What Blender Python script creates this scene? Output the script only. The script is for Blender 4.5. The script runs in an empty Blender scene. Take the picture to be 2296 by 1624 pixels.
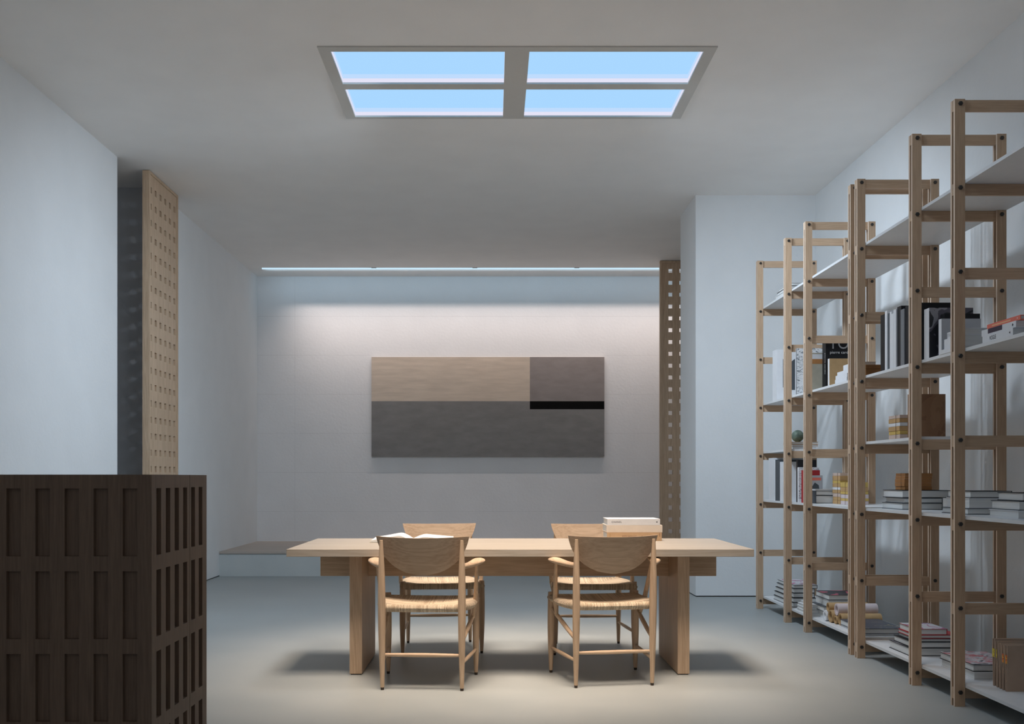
import bpy, math, random
from mathutils import Vector, Matrix
random.seed(7)
S = bpy.context.scene
COL = S.collection

# ------------------------------------------------------------------ camera, world, exposure
FPX = 2232.0                      # focal length in pixels of the 2296 wide frame (35 mm on 36 mm)
CXP, HZN, EYE = 1104.5, 1071.5, 1.10
cam = bpy.data.cameras.new('camera')
cam.sensor_fit = 'HORIZONTAL'
cam.sensor_width = 36.0
cam.lens = FPX * 36.0 / 2296.0
cam.shift_x = (1148.0 - CXP) / 2296.0
cam.shift_y = (HZN - 812.0) / 2296.0
cam.clip_start, cam.clip_end = 0.05, 60
cam_ob = bpy.data.objects.new('camera', cam)
COL.objects.link(cam_ob)
cam_ob.location = (0, 0, EYE)
cam_ob.rotation_euler = (math.pi / 2, 0, 0)
S.camera = cam_ob

world = bpy.data.worlds.new('world')
S.world = world
world.use_nodes = True
wb = world.node_tree.nodes['Background']
wb.inputs[0].default_value = (0.80, 0.88, 1.0, 1)
wb.inputs[1].default_value = 0.27

S.view_settings.view_transform = 'Standard'
S.view_settings.look = 'None'
S.view_settings.exposure = 0.06
S.view_settings.gamma = 1.0
S.view_settings.use_curve_mapping = False
try:
    S.cycles.max_bounces = 10
    S.cycles.diffuse_bounces = 8
    S.cycles.use_denoising = True
    S.cycles.sample_clamp_indirect = 6.0
except Exception:
    pass

COOL_W, WARM_W, NEAR_COOL_W, NEAR_WARM_W = 57.0, 19.5, 10.0, 28.0
COOL_C, WARM_C = (0.74, 0.865, 1.0), (1.0, 0.795, 0.62)
COOL_SPREAD, WARM_SPREAD = 120.0, 47.0
WASH_W, BAND_W = 14.8, 3.5


def area_light(name, loc, direction, sx, sy, watts, color, spread, parent=None, origin=(0, 0, 0)):
    d = bpy.data.lights.new(name, 'AREA')
    d.shape = 'RECTANGLE'
    d.size, d.size_y = sx, sy
    d.energy = watts
    d.color = color
    d.spread = math.radians(spread)
    o = bpy.data.objects.new(name, d)
    COL.objects.link(o)
    o.location = Vector(loc) - Vector(origin)
    z = -Vector(direction).normalized()
    x = Vector((1, 0, 0))
    y = z.cross(x).normalized()
    x = y.cross(z)
    o.rotation_euler = Matrix((x, y, z)).transposed().to_euler()
    if parent:
        o.parent = parent
    return o


# ------------------------------------------------------------------ materials
def _new(name):
    m = bpy.data.materials.new(name)
    m.use_nodes = True
    nt = m.node_tree
    return m, nt, nt.nodes, nt.links, nt.nodes['Principled BSDF']


def rgba(c):
    return (c[0], c[1], c[2], 1.0)


def plain(name, c, rough=0.6, spec=0.3, vary=0.06, scale=30.0, bump=0.0, bscale=200.0, stretch=(1, 1, 1)):
    """A base colour with a little mottling and optional fine bump."""
    m, nt, N, L, b = _new(name)
    tc = N.new('ShaderNodeTexCoord')
    mp = N.new('ShaderNodeMapping')
    mp.inputs['Scale'].default_value = stretch
    L.new(tc.outputs['Object'], mp.inputs['Vector'])
    n = N.new('ShaderNodeTexNoise')
    n.inputs['Scale'].default_value = scale
    n.inputs['Detail'].default_value = 4
    L.new(mp.outputs[0], n.inputs['Vector'])
    r = N.new('ShaderNodeValToRGB')
    r.color_ramp.elements[0].position, r.color_ramp.elements[1].position = 0.3, 0.7
    r.color_ramp.elements[0].color = rgba([x * (1 - vary) for x in c])
    r.color_ramp.elements[1].color = rgba([min(1, x * (1 + vary)) for x in c])
    L.new(n.outputs['Fac'], r.inputs[0])
    L.new(r.outputs[0], b.inputs['Base Color'])
    b.inputs['Roughness'].default_value = rough
    b.inputs['Specular IOR Level'].default_value = spec
    if bump:
        n2 = N.new('ShaderNodeTexNoise')
        n2.inputs['Scale'].default_value = bscale
        n2.inputs['Detail'].default_value = 6
        L.new(mp.outputs[0], n2.inputs['Vector'])
        bp = N.new('ShaderNodeBump')
        bp.inputs['Strength'].default_value = bump
        bp.inputs['Distance'].default_value = 0.01
        L.new(n2.outputs['Fac'], bp.inputs['Height'])
        L.new(bp.outputs[0], b.inputs['Normal'])
    return m


def wood(name, light, dark, axis, rough=0.5, ring=1.0, spec=0.3, figure=0.13):
    """Oak: long stretched fibres and cathedral rings along one axis."""
    m, nt, N, L, b = _new(name)
    tc = N.new('ShaderNodeTexCoord')
    oi = N.new('ShaderNodeObjectInfo')
    mul = N.new('ShaderNodeMath')
    mul.operation = 'MULTIPLY'
    mul.inputs[1].default_value = 37.0
    L.new(oi.outputs['Random'], mul.inputs[0])
    add = N.new('ShaderNodeVectorMath')
    add.operation = 'ADD'
    L.new(tc.outputs['Object'], add.inputs[0])
    L.new(mul.outputs[0], add.inputs[1])
    s = [1.0, 1.0, 1.0]
    s[axis] = 0.06
    mp = N.new('ShaderNodeMapping')
    mp.inputs['Scale'].default_value = s
    L.new(add.outputs[0], mp.inputs['Vector'])
    fib = N.new('ShaderNodeTexNoise')
    fib.inputs['Scale'].default_value = 160
    fib.inputs['Detail'].default_value = 5
    L.new(mp.outputs[0], fib.inputs['Vector'])
    big = N.new('ShaderNodeTexNoise')
    big.inputs['Scale'].default_value = 9
    big.inputs['Detail'].default_value = 2
    L.new(mp.outputs[0], big.inputs['Vector'])
    # rings: many bands of the low noise field
    rm = N.new('ShaderNodeMath')
    rm.operation = 'MULTIPLY'
    rm.inputs[1].default_value = 70.0 * ring
    L.new(big.outputs['Fac'], rm.inputs[0])
    sn = N.new('ShaderNodeMath')
    sn.operation = 'SINE'
    L.new(rm.outputs[0], sn.inputs[0])
    a = N.new('ShaderNodeMath')
    a.operation = 'MULTIPLY_ADD'
    a.inputs[1].default_value = figure
    L.new(sn.outputs[0], a.inputs[0])
    L.new(fib.outputs['Fac'], a.inputs[2])
    a2 = N.new('ShaderNodeMath')
    a2.operation = 'MULTIPLY_ADD'
    a2.inputs[1].default_value = 0.35
    L.new(big.outputs['Fac'], a2.inputs[0])
    L.new(a.outputs[0], a2.inputs[2])
    r = N.new('ShaderNodeValToRGB')
    r.color_ramp.elements[0].position, r.color_ramp.elements[1].position = 0.36, 0.92
    r.color_ramp.elements[0].color = rgba(dark)
    r.color_ramp.elements[1].color = rgba(light)
    L.new(a2.outputs[0], r.inputs[0])
    L.new(r.outputs[0], b.inputs['Base Color'])
    b.inputs['Roughness'].default_value = rough
    b.inputs['Specular IOR Level'].default_value = spec
    bp = N.new('ShaderNodeBump')
    bp.inputs['Strength'].default_value = 0.08
    bp.inputs['Distance'].default_value = 0.004
    L.new(fib.outputs['Fac'], bp.inputs['Height'])
    L.new(bp.outputs[0], b.inputs['Normal'])
    return m


def emit(name, c, strength):
    m, nt, N, L, b = _new(name)
    b.inputs['Base Color'].default_value = rgba([x * 0.02 for x in c])
    b.inputs['Specular IOR Level'].default_value = 0.0
    b.inputs['Emission Color'].default_value = rgba(c)
    b.inputs['Emission Strength'].default_value = strength
    b.inputs['Roughness'].default_value = 0.6
    return m


def art(name, stops, scale=9.0, stretch=(1, 1, 1), detail=3.0, distortion=0.6, rough=0.4):
    """Printed cover: hard edged blots of several inks."""
    m, nt, N, L, b = _new(name)
    tc = N.new('ShaderNodeTexCoord')
    mp = N.new('ShaderNodeMapping')
    mp.inputs['Scale'].default_value = stretch
    L.new(tc.outputs['Object'], mp.inputs['Vector'])
    n = N.new('ShaderNodeTexNoise')
    n.inputs['Scale'].default_value = scale
    n.inputs['Detail'].default_value = detail
    n.inputs['Distortion'].default_value = distortion
    L.new(mp.outputs[0], n.inputs['Vector'])
    r = N.new('ShaderNodeValToRGB')
    cr = r.color_ramp
    cr.interpolation = 'CONSTANT'
    while len(cr.elements) < len(stops):
        cr.elements.new(0.5)
    for e, (p, c) in zip(cr.elements, stops):
        e.position = p
        e.color = rgba(c)
    L.new(n.outputs['Fac'], r.inputs[0])
    L.new(r.outputs[0], b.inputs['Base Color'])
    b.inputs['Roughness'].default_value = rough
    return m


def plaster(name, c, seams=False, bump=0.25):
    m, nt, N, L, b = _new(name)
    tc = N.new('ShaderNodeTexCoord')
    n = N.new('ShaderNodeTexNoise')
    n.inputs['Scale'].default_value = 3.0
    n.inputs['Detail'].default_value = 8
    L.new(tc.outputs['Object'], n.inputs['Vector'])
    r = N.new('ShaderNodeValToRGB')
    r.color_ramp.elements[0].position, r.color_ramp.elements[1].position = 0.3, 0.7
    r.color_ramp.elements[0].color = rgba([x * 0.965 for x in c])
    r.color_ramp.elements[1].color = rgba(c)
    L.new(n.outputs['Fac'], r.inputs[0])
    out = r.outputs[0]
    f = N.new('ShaderNodeTexNoise')
    f.inputs['Scale'].default_value = 34.0
    f.inputs['Detail'].default_value = 7
    L.new(tc.outputs['Object'], f.inputs['Vector'])
    h = f.outputs['Fac']
    if seams:
        sx = N.new('ShaderNodeSeparateXYZ')
        L.new(tc.outputs['Object'], sx.inputs[0])
        cb = N.new('ShaderNodeCombineXYZ')
        L.new(sx.outputs['X'], cb.inputs['X'])
        L.new(sx.outputs['Z'], cb.inputs['Y'])
        mp = N.new('ShaderNodeMapping')
        mp.inputs['Location'].default_value = (2.56, -0.156, 0)
        L.new(cb.outputs[0], mp.inputs['Vector'])
        bk = N.new('ShaderNodeTexBrick')
        bk.inputs['Scale'].default_value = 1.0
        bk.inputs['Brick Width'].default_value = 5.2
        bk.inputs['Row Height'].default_value = 0.506
        bk.inputs['Mortar Size'].default_value = 0.0022
        bk.inputs['Mortar Smooth'].default_value = 0.3
        bk.offset = 0.0
        L.new(mp.outputs[0], bk.inputs['Vector'])
        br = N.new('ShaderNodeTexNoise')          # the joints are filled in places
        br.inputs['Scale'].default_value = 2.3
        L.new(tc.outputs['Object'], br.inputs['Vector'])
        ml = N.new('ShaderNodeMath')
        ml.operation = 'MULTIPLY'
        L.new(bk.outputs['Fac'], ml.inputs[0])
        L.new(br.outputs['Fac'], ml.inputs[1])
        mx = N.new('ShaderNodeMix')
        mx.data_type = 'RGBA'
        L.new(ml.outputs[0], mx.inputs['Factor'])
        L.new(out, mx.inputs[6])
        mx.inputs[7].default_value = rgba([x * 0.72 for x in c])
        out = mx.outputs[2]
    L.new(out, b.inputs['Base Color'])
    b.inputs['Roughness'].default_value = 0.85
    b.inputs['Specular IOR Level'].default_value = 0.15
    bp = N.new('ShaderNodeBump')
    bp.inputs['Strength'].default_value = bump
    bp.inputs['Distance'].default_value = 0.006
    L.new(h, bp.inputs['Height'])
    L.new(bp.outputs[0], b.inputs['Normal'])
    return m


def concrete(name, c1, c2, rough=0.42):
    m, nt, N, L, b = _new(name)
    tc = N.new('ShaderNodeTexCoord')
    n = N.new('ShaderNodeTexNoise')
    n.inputs['Scale'].default_value = 1.7
    n.inputs['Detail'].default_value = 9
    n.inputs['Roughness'].default_value = 0.62
    L.new(tc.outputs['Object'], n.inputs['Vector'])
    r = N.new('ShaderNodeValToRGB')
    r.color_ramp.elements[0].position, r.color_ramp.elements[1].position = 0.32, 0.68
    r.color_ramp.elements[0].color = rgba(c1)
    r.color_ramp.elements[1].color = rgba(c2)
    L.new(n.outputs['Fac'], r.inputs[0])
    L.new(r.outputs[0], b.inputs['Base Color'])
    rr = N.new('ShaderNodeMapRange')
    rr.inputs['To Min'].default_value = rough - 0.06
    rr.inputs['To Max'].default_value = rough + 0.1
    L.new(n.outputs['Fac'], rr.inputs['Value'])
    L.new(rr.outputs[0], b.inputs['Roughness'])
    b.inputs['Specular IOR Level'].default_value = 0.35
    bp = N.new('ShaderNodeBump')
    bp.inputs['Strength'].default_value = 0.05
    bp.inputs['Distance'].default_value = 0.004
    L.new(n.outputs['Fac'], bp.inputs['Height'])
    L.new(bp.outputs[0], b.inputs['Normal'])
    return m


def cord_weave(name):
    """Paper cord seat: strands square to the nearest rail, turning on the diagonals."""
    m, nt, N, L, b = _new(name)
    tc = N.new('ShaderNodeTexCoord')
    sx = N.new('ShaderNodeSeparateXYZ')
    L.new(tc.outputs['Object'], sx.inputs[0])

    def math_(op, a, v=None, bnode=None):
        q = N.new('ShaderNodeMath')
        q.operation = op
        L.new(a, q.inputs[0])
        if bnode is not None:
            L.new(bnode, q.inputs[1])
        elif v is not None:
            q.inputs[1].default_value = v
        return q.outputs[0]
    X, Y = sx.outputs['X'], sx.outputs['Y']
    ax = math_('MULTIPLY', math_('ABSOLUTE', X), 1 / 0.245)
    ay = math_('MULTIPLY', math_('ABSOLUTE', Y), 1 / 0.215)
    sel = math_('GREATER_THAN', ax, bnode=ay)       # 1: side triangles, strands vary along y
    mx = N.new('ShaderNodeMix')
    L.new(sel, mx.inputs['Factor'])
    L.new(X, mx.inputs[2])
    L.new(Y, mx.inputs[3])
    nz = N.new('ShaderNodeTexNoise')
    nz.inputs['Scale'].default_value = 60
    L.new(tc.outputs['Object'], nz.inputs['Vector'])
    wob = math_('MULTIPLY', nz.outputs['Fac'], 0.006)
    co = math_('ADD', mx.outputs[0], bnode=wob)
    ph = math_('MULTIPLY', co, 2 * math.pi / 0.0065)
    sn = math_('SINE', ph)
    hh = math_('MULTIPLY_ADD', sn, 0.5)
    hh.node.inputs[2].default_value = 0.5
    cell = math_('FLOOR', math_('MULTIPLY', co, 1 / 0.0065))
    wn = N.new('ShaderNodeTexWhiteNoise')
    wn.noise_dimensions = '1D'
    L.new(cell, wn.inputs['W'])
    tone = math_('MULTIPLY_ADD', wn.outputs['Value'], 0.45)
    L.new(math_('MULTIPLY', hh, 0.55), tone.node.inputs[2])
    r = N.new('ShaderNodeValToRGB')
    r.color_ramp.elements[0].position, r.color_ramp.elements[1].position = 0.05, 0.85
    r.color_ramp.elements[0].color = rgba((0.38, 0.27, 0.17))
    r.color_ramp.elements[1].color = rgba((0.86, 0.72, 0.54))
    L.new(tone, r.inputs[0])
    L.new(r.outputs[0], b.inputs['Base Color'])
    b.inputs['Roughness'].default_value = 0.8
    bp = N.new('ShaderNodeBump')
    bp.inputs['Strength'].default_value = 0.8
    bp.inputs['Distance'].default_value = 0.003
    L.new(hh, bp.inputs['Height'])
    L.new(bp.outputs[0], b.inputs['Normal'])
    return m


OAK_L, OAK_D = (0.60, 0.445, 0.31), (0.46, 0.325, 0.215)
TOP_L, TOP_D = (0.435, 0.39, 0.335), (0.355, 0.31, 0.25)
OAK2_L, OAK2_D = (0.575, 0.405, 0.27), (0.44, 0.30, 0.195)
DOAK_L, DOAK_D = (0.235, 0.150, 0.098), (0.165, 0.104, 0.068)
M = {}
for ax, nm in enumerate('xyz'):
    M['oak_' + nm] = wood('oak_along_' + nm, OAK_L, OAK_D, ax)
    M['shelf_oak_' + nm] = wood('grey_oak_along_' + nm, OAK2_L, OAK2_D, ax, figure=0.05)
M['oak_top'] = wood('pale_oak_top', TOP_L, TOP_D, 0, rough=0.42, spec=0.4)
M['lit_edge'] = plain('painted_lit_board_edge', (0.70, 0.56, 0.44), 0.6, 0.2, 0.05, 40, stretch=(1, 1, 0.05))  # oak board sides made paler, light from the left painted into the colour
M['step_wood'] = wood('grey_beige_oak', (0.52, 0.455, 0.40), (0.43, 0.375, 0.33), 0, figure=0.05)
M['dark_oak'] = wood('dark_brown_oak', DOAK_L, DOAK_D, 2, rough=0.55, figure=0.06)  # oak in a darker brown than the rest, for the counter
M['wall'] = plaster('white_plaster', (0.80, 0.82, 0.83))
M['back_wall'] = plaster('white_painted_concrete', (0.80, 0.81, 0.82), seams=True)
M['ceiling'] = plaster('matt_white_ceiling', (0.92, 0.905, 0.885), bump=0.05)
M['shaded_wall'] = plaster('shaded_plaster', (0.66, 0.67, 0.69))  # the white wall plaster darkened for the shade inside the recess
M['floor'] = concrete('polished_grey_concrete', (0.325, 0.353, 0.354), (0.37, 0.394, 0.392))
M['step_face'] = concrete('pale_concrete', (0.54, 0.58, 0.58), (0.60, 0.63, 0.625), rough=0.6)
M['laminate'] = plain('white_laminate', (0.72, 0.73, 0.74), 0.45, 0.3, 0.02)
M['frame_grey'] = plain('grey_lacquer', (0.62, 0.61, 0.58), 0.7, 0.2, 0.01)
M['bolt'] = plain('blackened_steel', (0.035, 0.03, 0.026), 0.4, 0.5, 0.1)
M['glide'] = plain('dark_glide_and_shadow_strip', (0.05, 0.035, 0.025), 0.6)
M['cord'] = cord_weave('paper_cord_weave')
M['sky_pane'] = emit('sky_blue_pane', (0.38, 0.65, 0.955), 1.0)
M['pane_rim'] = emit('painted_blue_reveal_reflection', (0.50, 0.68, 0.93), 1.0)  # upper reveal band: pane reflection painted in as emission
M['pane_edge'] = emit('painted_white_reveal_light', (0.74, 0.73, 0.87), 1.0)  # lower reveal band: light falling on it painted in as emission
M['strip'] = emit('cool_white_strip', (0.58, 0.80, 0.95), 1.0)
M['alu'] = plain('white_channel', (0.7, 0.7, 0.7), 0.6)
# books
M['pages'] = plain('page_edges', (0.70, 0.71, 0.70), 0.9, 0.1, 0.14, 3.0, stretch=(1, 1, 150))
M['pages_v'] = plain('page_edges_upright', (0.70, 0.71, 0.70), 0.9, 0.1, 0.14, 3.0, stretch=(1, 150, 1))
M['page_face'] = plain('open_page', (0.80, 0.79, 0.77), 0.9, 0.1, 0.03)
M['white'] = plain('white_cover', (0.74, 0.75, 0.77), 0.5, 0.3, 0.02)
M['cream'] = plain('cream_cover', (0.72, 0.64, 0.55), 0.6, 0.3, 0.03)
M['lgrey'] = plain('pale_grey_cover', (0.44, 0.45, 0.47), 0.6, 0.3, 0.02)
M['grey'] = plain('grey_cover', (0.22, 0.225, 0.235), 0.6, 0.3, 0.04)
M['dgrey'] = plain('charcoal_cover', (0.075, 0.085, 0.095), 0.5, 0.3, 0.05)
M['black'] = plain('black_cover', (0.012, 0.012, 0.014), 0.45, 0.3, 0.05)
M['coral'] = plain('coral_cover', (0.80, 0.20, 0.14), 0.5, 0.3, 0.03)
M['red'] = plain('red_cover', (0.42, 0.035, 0.04), 0.5, 0.3, 0.05)
M['teal'] = plain('teal_cover', (0.05, 0.38, 0.37), 0.5, 0.3, 0.04)
M['navy'] = art('navy_cover_with_gold_marks', [(0.0, (0.06, 0.07, 0.10)), (0.60, (0.50, 0.42, 0.22)), (0.625, (0.06, 0.07, 0.10)), (0.69, (0.6, 0.62, 0.66))], 9, (1, 1.4, 1), 4, 1.2)
M['navy_plain'] = plain('navy_cover', (0.06, 0.07, 0.10), 0.5, 0.3, 0.06)
M['kraft'] = plain('kraft_paper', (0.50, 0.33, 0.165), 0.75, 0.2, 0.06)
M['sand'] = plain('sand_cover', (0.42, 0.39, 0.31), 0.7, 0.2, 0.06)
M['tan_spine'] = plain('tan_cloth', (0.55, 0.37, 0.22), 0.75, 0.2, 0.04)
M['leather'] = art('worn_brown_leather', [(0.0, (0.22, 0.11, 0.055)), (0.42, (0.27, 0.14, 0.07)), (0.52, (0.31, 0.17, 0.088)), (0.62, (0.36, 0.205, 0.11))], 6, (1, 1, 1), 6, 0.4, 0.6)
M['brownbox'] = plain('brown_box', (0.25, 0.11, 0.035), 0.6, 0.3, 0.15, 8)
M['orange_wood'] = plain('orange_wood', (0.42, 0.195, 0.07), 0.6, 0.3, 0.15, 8)
M['yellow'] = plain('yellow_board', (0.60, 0.42, 0.13), 0.7, 0.2, 0.05)
M['tan'] = plain('tan_board', (0.52, 0.33, 0.155), 0.7, 0.2, 0.06)
M['pinkish'] = plain('pale_pink_board', (0.60, 0.47, 0.40), 0.7, 0.2, 0.04)
M['blush'] = plain('blush_paper', (0.66, 0.56, 0.56), 0.75, 0.2, 0.04)
M['string'] = plain('brown_string', (0.14, 0.075, 0.04), 0.9)
M['card'] = plain('brown_card', (0.46, 0.335, 0.25), 0.85, 0.15, 0.05, 12)
M['label_y'] = art('yellow_sticker', [(0.0, (0.75, 0.55, 0.02)), (0.60, (0.30, 0.24, 0.03))], 60)
M['label_o'] = art('orange_sticker', [(0.0, (0.85, 0.42, 0.01)), (0.56, (0.65, 0.09, 0.02))], 60)
M['stone'] = art('green_stone', [(0.0, (0.10, 0.14, 0.11)), (0.40, (0.13, 0.18, 0.14)), (0.5, (0.16, 0.21, 0.165)), (0.62, (0.21, 0.26, 0.21))], 30, (1, 1, 1), 6, 0.5, 0.6)
M['ink'] = plain('black_ink', (0.03, 0.03, 0.035), 0.6)
M['brown_ink'] = plain('brown_ink', (0.20, 0.11, 0.06), 0.7)
M['pale_ink'] = plain('pale_ink', (0.78, 0.78, 0.78), 0.6)
M['grey_ink'] = plain('grey_ink', (0.35, 0.35, 0.36), 0.6)
M['gold_ink'] = plain('pale_gold_ink', (0.85, 0.50, 0.28), 0.6)
M['plum'] = plain('plum_ink', (0.055, 0.04, 0.065), 0.5)
M['art_pink'] = art('black_cover_with_pink_blot', [(0.0, (0.03, 0.03, 0.04)), (0.53, (0.72, 0.10, 0.18)), (0.66, (0.6, 0.55, 0.55)), (0.70, (0.03, 0.03, 0.04))], 5, (1, 1, 1), 2, 0.8)
M['art_camo'] = art('red_black_and_white_print', [(0.0, (0.05, 0.05, 0.06)), (0.40, (0.62, 0.60, 0.62)), (0.52, (0.55, 0.06, 0.10)), (0.57, (0.66, 0.25, 0.28)), (0.63, (0.08, 0.07, 0.08)), (0.69, (0.65, 0.64, 0.65))], 11, (1, 2.2, 1), 3, 1.2)
M['art_mauve'] = art('white_cover_with_mauve_blot', [(0.0, (0.62, 0.62, 0.65)), (0.52, (0.45, 0.12, 0.26)), (0.60, (0.16, 0.14, 0.2)), (0.66, (0.6, 0.6, 0.63))], 8, (1, 1, 1), 3, 0.8)
M['art_photo'] = art('black_and_grey_photograph', [(0.0, (0.02, 0.02, 0.025)), (0.47, (0.10, 0.09, 0.11)), (0.55, (0.28, 0.27, 0.29)), (0.60, (0.03, 0.03, 0.035))], 7, (1, 1, 1), 2, 0.5)
M['art_lines'] = art('white_cover_with_black_strokes', [(0.0, (0.03, 0.03, 0.035)), (0.34, (0.74, 0.75, 0.77)), (0.50, (0.10, 0.12, 0.14)), (0.53, (0.74, 0.75, 0.77))], 16, (1, 1, 2.5), 3, 1.0)
M['canvas_edge'] = plain('raw_canvas', (0.40, 0.36, 0.32), 0.95, 0.1, 0.05)
M['field_beige'] = plain('beige_paint', (0.62, 0.53, 0.44), 0.95, 0.1, 0.09, 9.0, 0.12, 90, (0.35, 1, 2.6))
M['field_mauve'] = plain('mauve_grey_paint', (0.295, 0.265, 0.255), 0.95, 0.1, 0.08, 9.0, 0.12, 90, (0.6, 1, 1.6))
M['field_grey'] = plain('dark_grey_paint', (0.245, 0.24, 0.235), 0.95, 0.1, 0.08, 9.0, 0.12, 90, (0.6, 1, 1.6))
M['field_black'] = plain('black_paint', (0.006, 0.006, 0.006), 0.9, 0.1, 0.05)


# ------------------------------------------------------------------ mesh building
class MB:
    def __init__(s):
        s.v, s.f, s.m = [], [], []

    def quad(s, pts, m=0):
        n = len(s.v)
        s.v += [tuple(p) for p in pts]
        s.f.append(tuple(range(n, n + len(pts))))
        s.m.append(m)

    def box(s, x0, x1, y0, y1, z0, z1, m=0, mz=None):
        n = len(s.v)
        s.v += [(x0, y0, z0), (x1, y0, z0), (x1, y1, z0), (x0, y1, z0), (x0, y0, z1), (x1, y0, z1), (x1, y1, z1), (x0, y1, z1)]
        for k, q in enumerate([(3, 2, 1, 0), (4, 5, 6, 7), (0, 1, 5, 4), (1, 2, 6, 5), (2, 3, 7, 6), (3, 0, 4, 7)]):
            s.f.append(tuple(n + i for i in q))
            s.m.append(mz if (mz is not None and k == 1) else m)
        return s

    def tube(s, path, radii, seg=14, flat=None, caps=True, m=0, up=(0, 0, 1)):
        """Sweep along a path; radii a list of r, or of (r across, r up)."""
        P = [Vector(p) for p in path]
        n0 = len(s.v)
        for i, p in enumerate(P):
            t = (P[min(i + 1, len(P) - 1)] - P[max(i - 1, 0)]).normalized()
            u = Vector(up)
            if abs(t.dot(u)) > 0.95:
                u = Vector((0, 1, 0))
            a = t.cross(u).normalized()
            b = a.cross(t).normalized()
            r = radii[i]
            ra, rb = (r, r) if not isinstance(r, (tuple, list)) else r
            for k in range(seg):
                th = 2 * math.pi * k / seg
                s.v.append(tuple(p + a * (ra * math.cos(th)) + b * (rb * math.sin(th))))
        for i in range(len(P) - 1):
            for k in range(seg):
                k2 = (k + 1) % seg
                s.f.append((n0 + i * seg + k, n0 + i * seg + k2, n0 + (i + 1) * seg + k2, n0 + (i + 1) * seg + k))
                s.m.append(m)
        if caps:
            s.f.append(tuple(n0 + k for k in range(seg - 1, -1, -1)))
            s.m.append(m)
            s.f.append(tuple(n0 + (len(P) - 1) * seg + k for k in range(seg)))
            s.m.append(m)
        return s

    def perf(s, org, U, V, W, us, vs, hole, t, m=0):
        """Plate with rectangular holes: cuts us, vs along U, V; thickness t along W."""
        org, U, V, W = Vector(org), Vector(U), Vector(V), Vector(W)

        def P(u, v, w):
            return org + U * u + V * v + W * w
        nu, nv = len(us) - 1, len(vs) - 1

        def solid(i, j):
            return 0 <= i < nu and 0 <= j < nv and not hole(i, j)
        for i in range(nu):
            for j in range(nv):
                if not solid(i, j):
                    continue
                a, b, c, d = us[i], us[i + 1], vs[j], vs[j + 1]
                s.quad([P(a, c, 0), P(b, c, 0), P(b, d, 0), P(a, d, 0)], m)
                s.quad([P(a, d, t), P(b, d, t), P(b, c, t), P(a, c, t)], m)
                if not solid(i - 1, j):
                    s.quad([P(a, c, t), P(a, c, 0), P(a, d, 0), P(a, d, t)], m)
                if not solid(i + 1, j):
                    s.quad([P(b, c, 0), P(b, c, t), P(b, d, t), P(b, d, 0)], m)
                if not solid(i, j - 1):
                    s.quad([P(a, c, t), P(b, c, t), P(b, c, 0), P(a, c, 0)], m)
                if not solid(i, j + 1):
                    s.quad([P(a, d, 0), P(b, d, 0), P(b, d, t), P(a, d, t)], m)
        return s

    def build(s, name, mats, parent=None, off=(0, 0, 0), smooth=False, bevel=0.0, weld=False):
        ox, oy, oz = off
        me = bpy.data.meshes.new(name)
        me.from_pydata([(x - ox, y - oy, z - oz) for x, y, z in s.v], [], s.f)
        if not isinstance(mats, (list, tuple)):
            mats = [mats]
        for q in mats:
            me.materials.append(q)
        me.polygons.foreach_set('material_index', s.m)
        if smooth:
            me.polygons.foreach_set('use_smooth', [True] * len(me.polygons))
        import bmesh
        bm = bmesh.new()
        bm.from_mesh(me)
        if weld:
            bmesh.ops.remove_doubles(bm, verts=bm.verts, dist=1e-5)
        bmesh.ops.recalc_face_normals(bm, faces=bm.faces)
        bm.to_mesh(me)
        bm.free()
        me.update()
        o = bpy.data.objects.new(name, me)
        COL.objects.link(o)
        if smooth:
            try:
                me.set_sharp_from_angle(angle=math.radians(40))
            except Exception:
                pass
        if parent:
            o.parent = parent
        if bevel:
            md = o.modifiers.new('edge', 'BEVEL')
            md.width = bevel
            md.segments = 2
            md.limit_method = 'ANGLE'
            md.harden_normals = False
        return o


def box_obj(name, x0, x1, y0, y1, z0, z1, mat, parent=None, off=(0, 0, 0), bevel=0.0):
    return MB().box(x0, x1, y0, y1, z0, z1).build(name, mat, parent, off, bevel=bevel)


def tag(o, label, cat, group=None):
    o['label'] = label
    o['category'] = cat
    if group:
        o['group'] = group
    return o


def thing(name, label, cat, loc, rz=0.0, group=None):
    o = bpy.data.objects.new(name, None)
    o.empty_display_size = 0.1
    COL.objects.link(o)
    o.location = loc
    o.rotation_euler = (0, 0, rz)
    return tag(o, label, cat, group)


def struct(o):
    o['kind'] = 'structure'
    return o


def copy_thing(o, loc, rz, label):
    r = o.copy()
    COL.objects.link(r)
    r.location = loc
    r.rotation_euler = (0, 0, rz)
    r['label'] = label
    for ch in list(o.children):
        c = ch.copy()
        COL.objects.link(c)
        c.parent = r
        for g in list(ch.children):
            d = g.copy()
            COL.objects.link(d)
            d.parent = c
    return r


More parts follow.
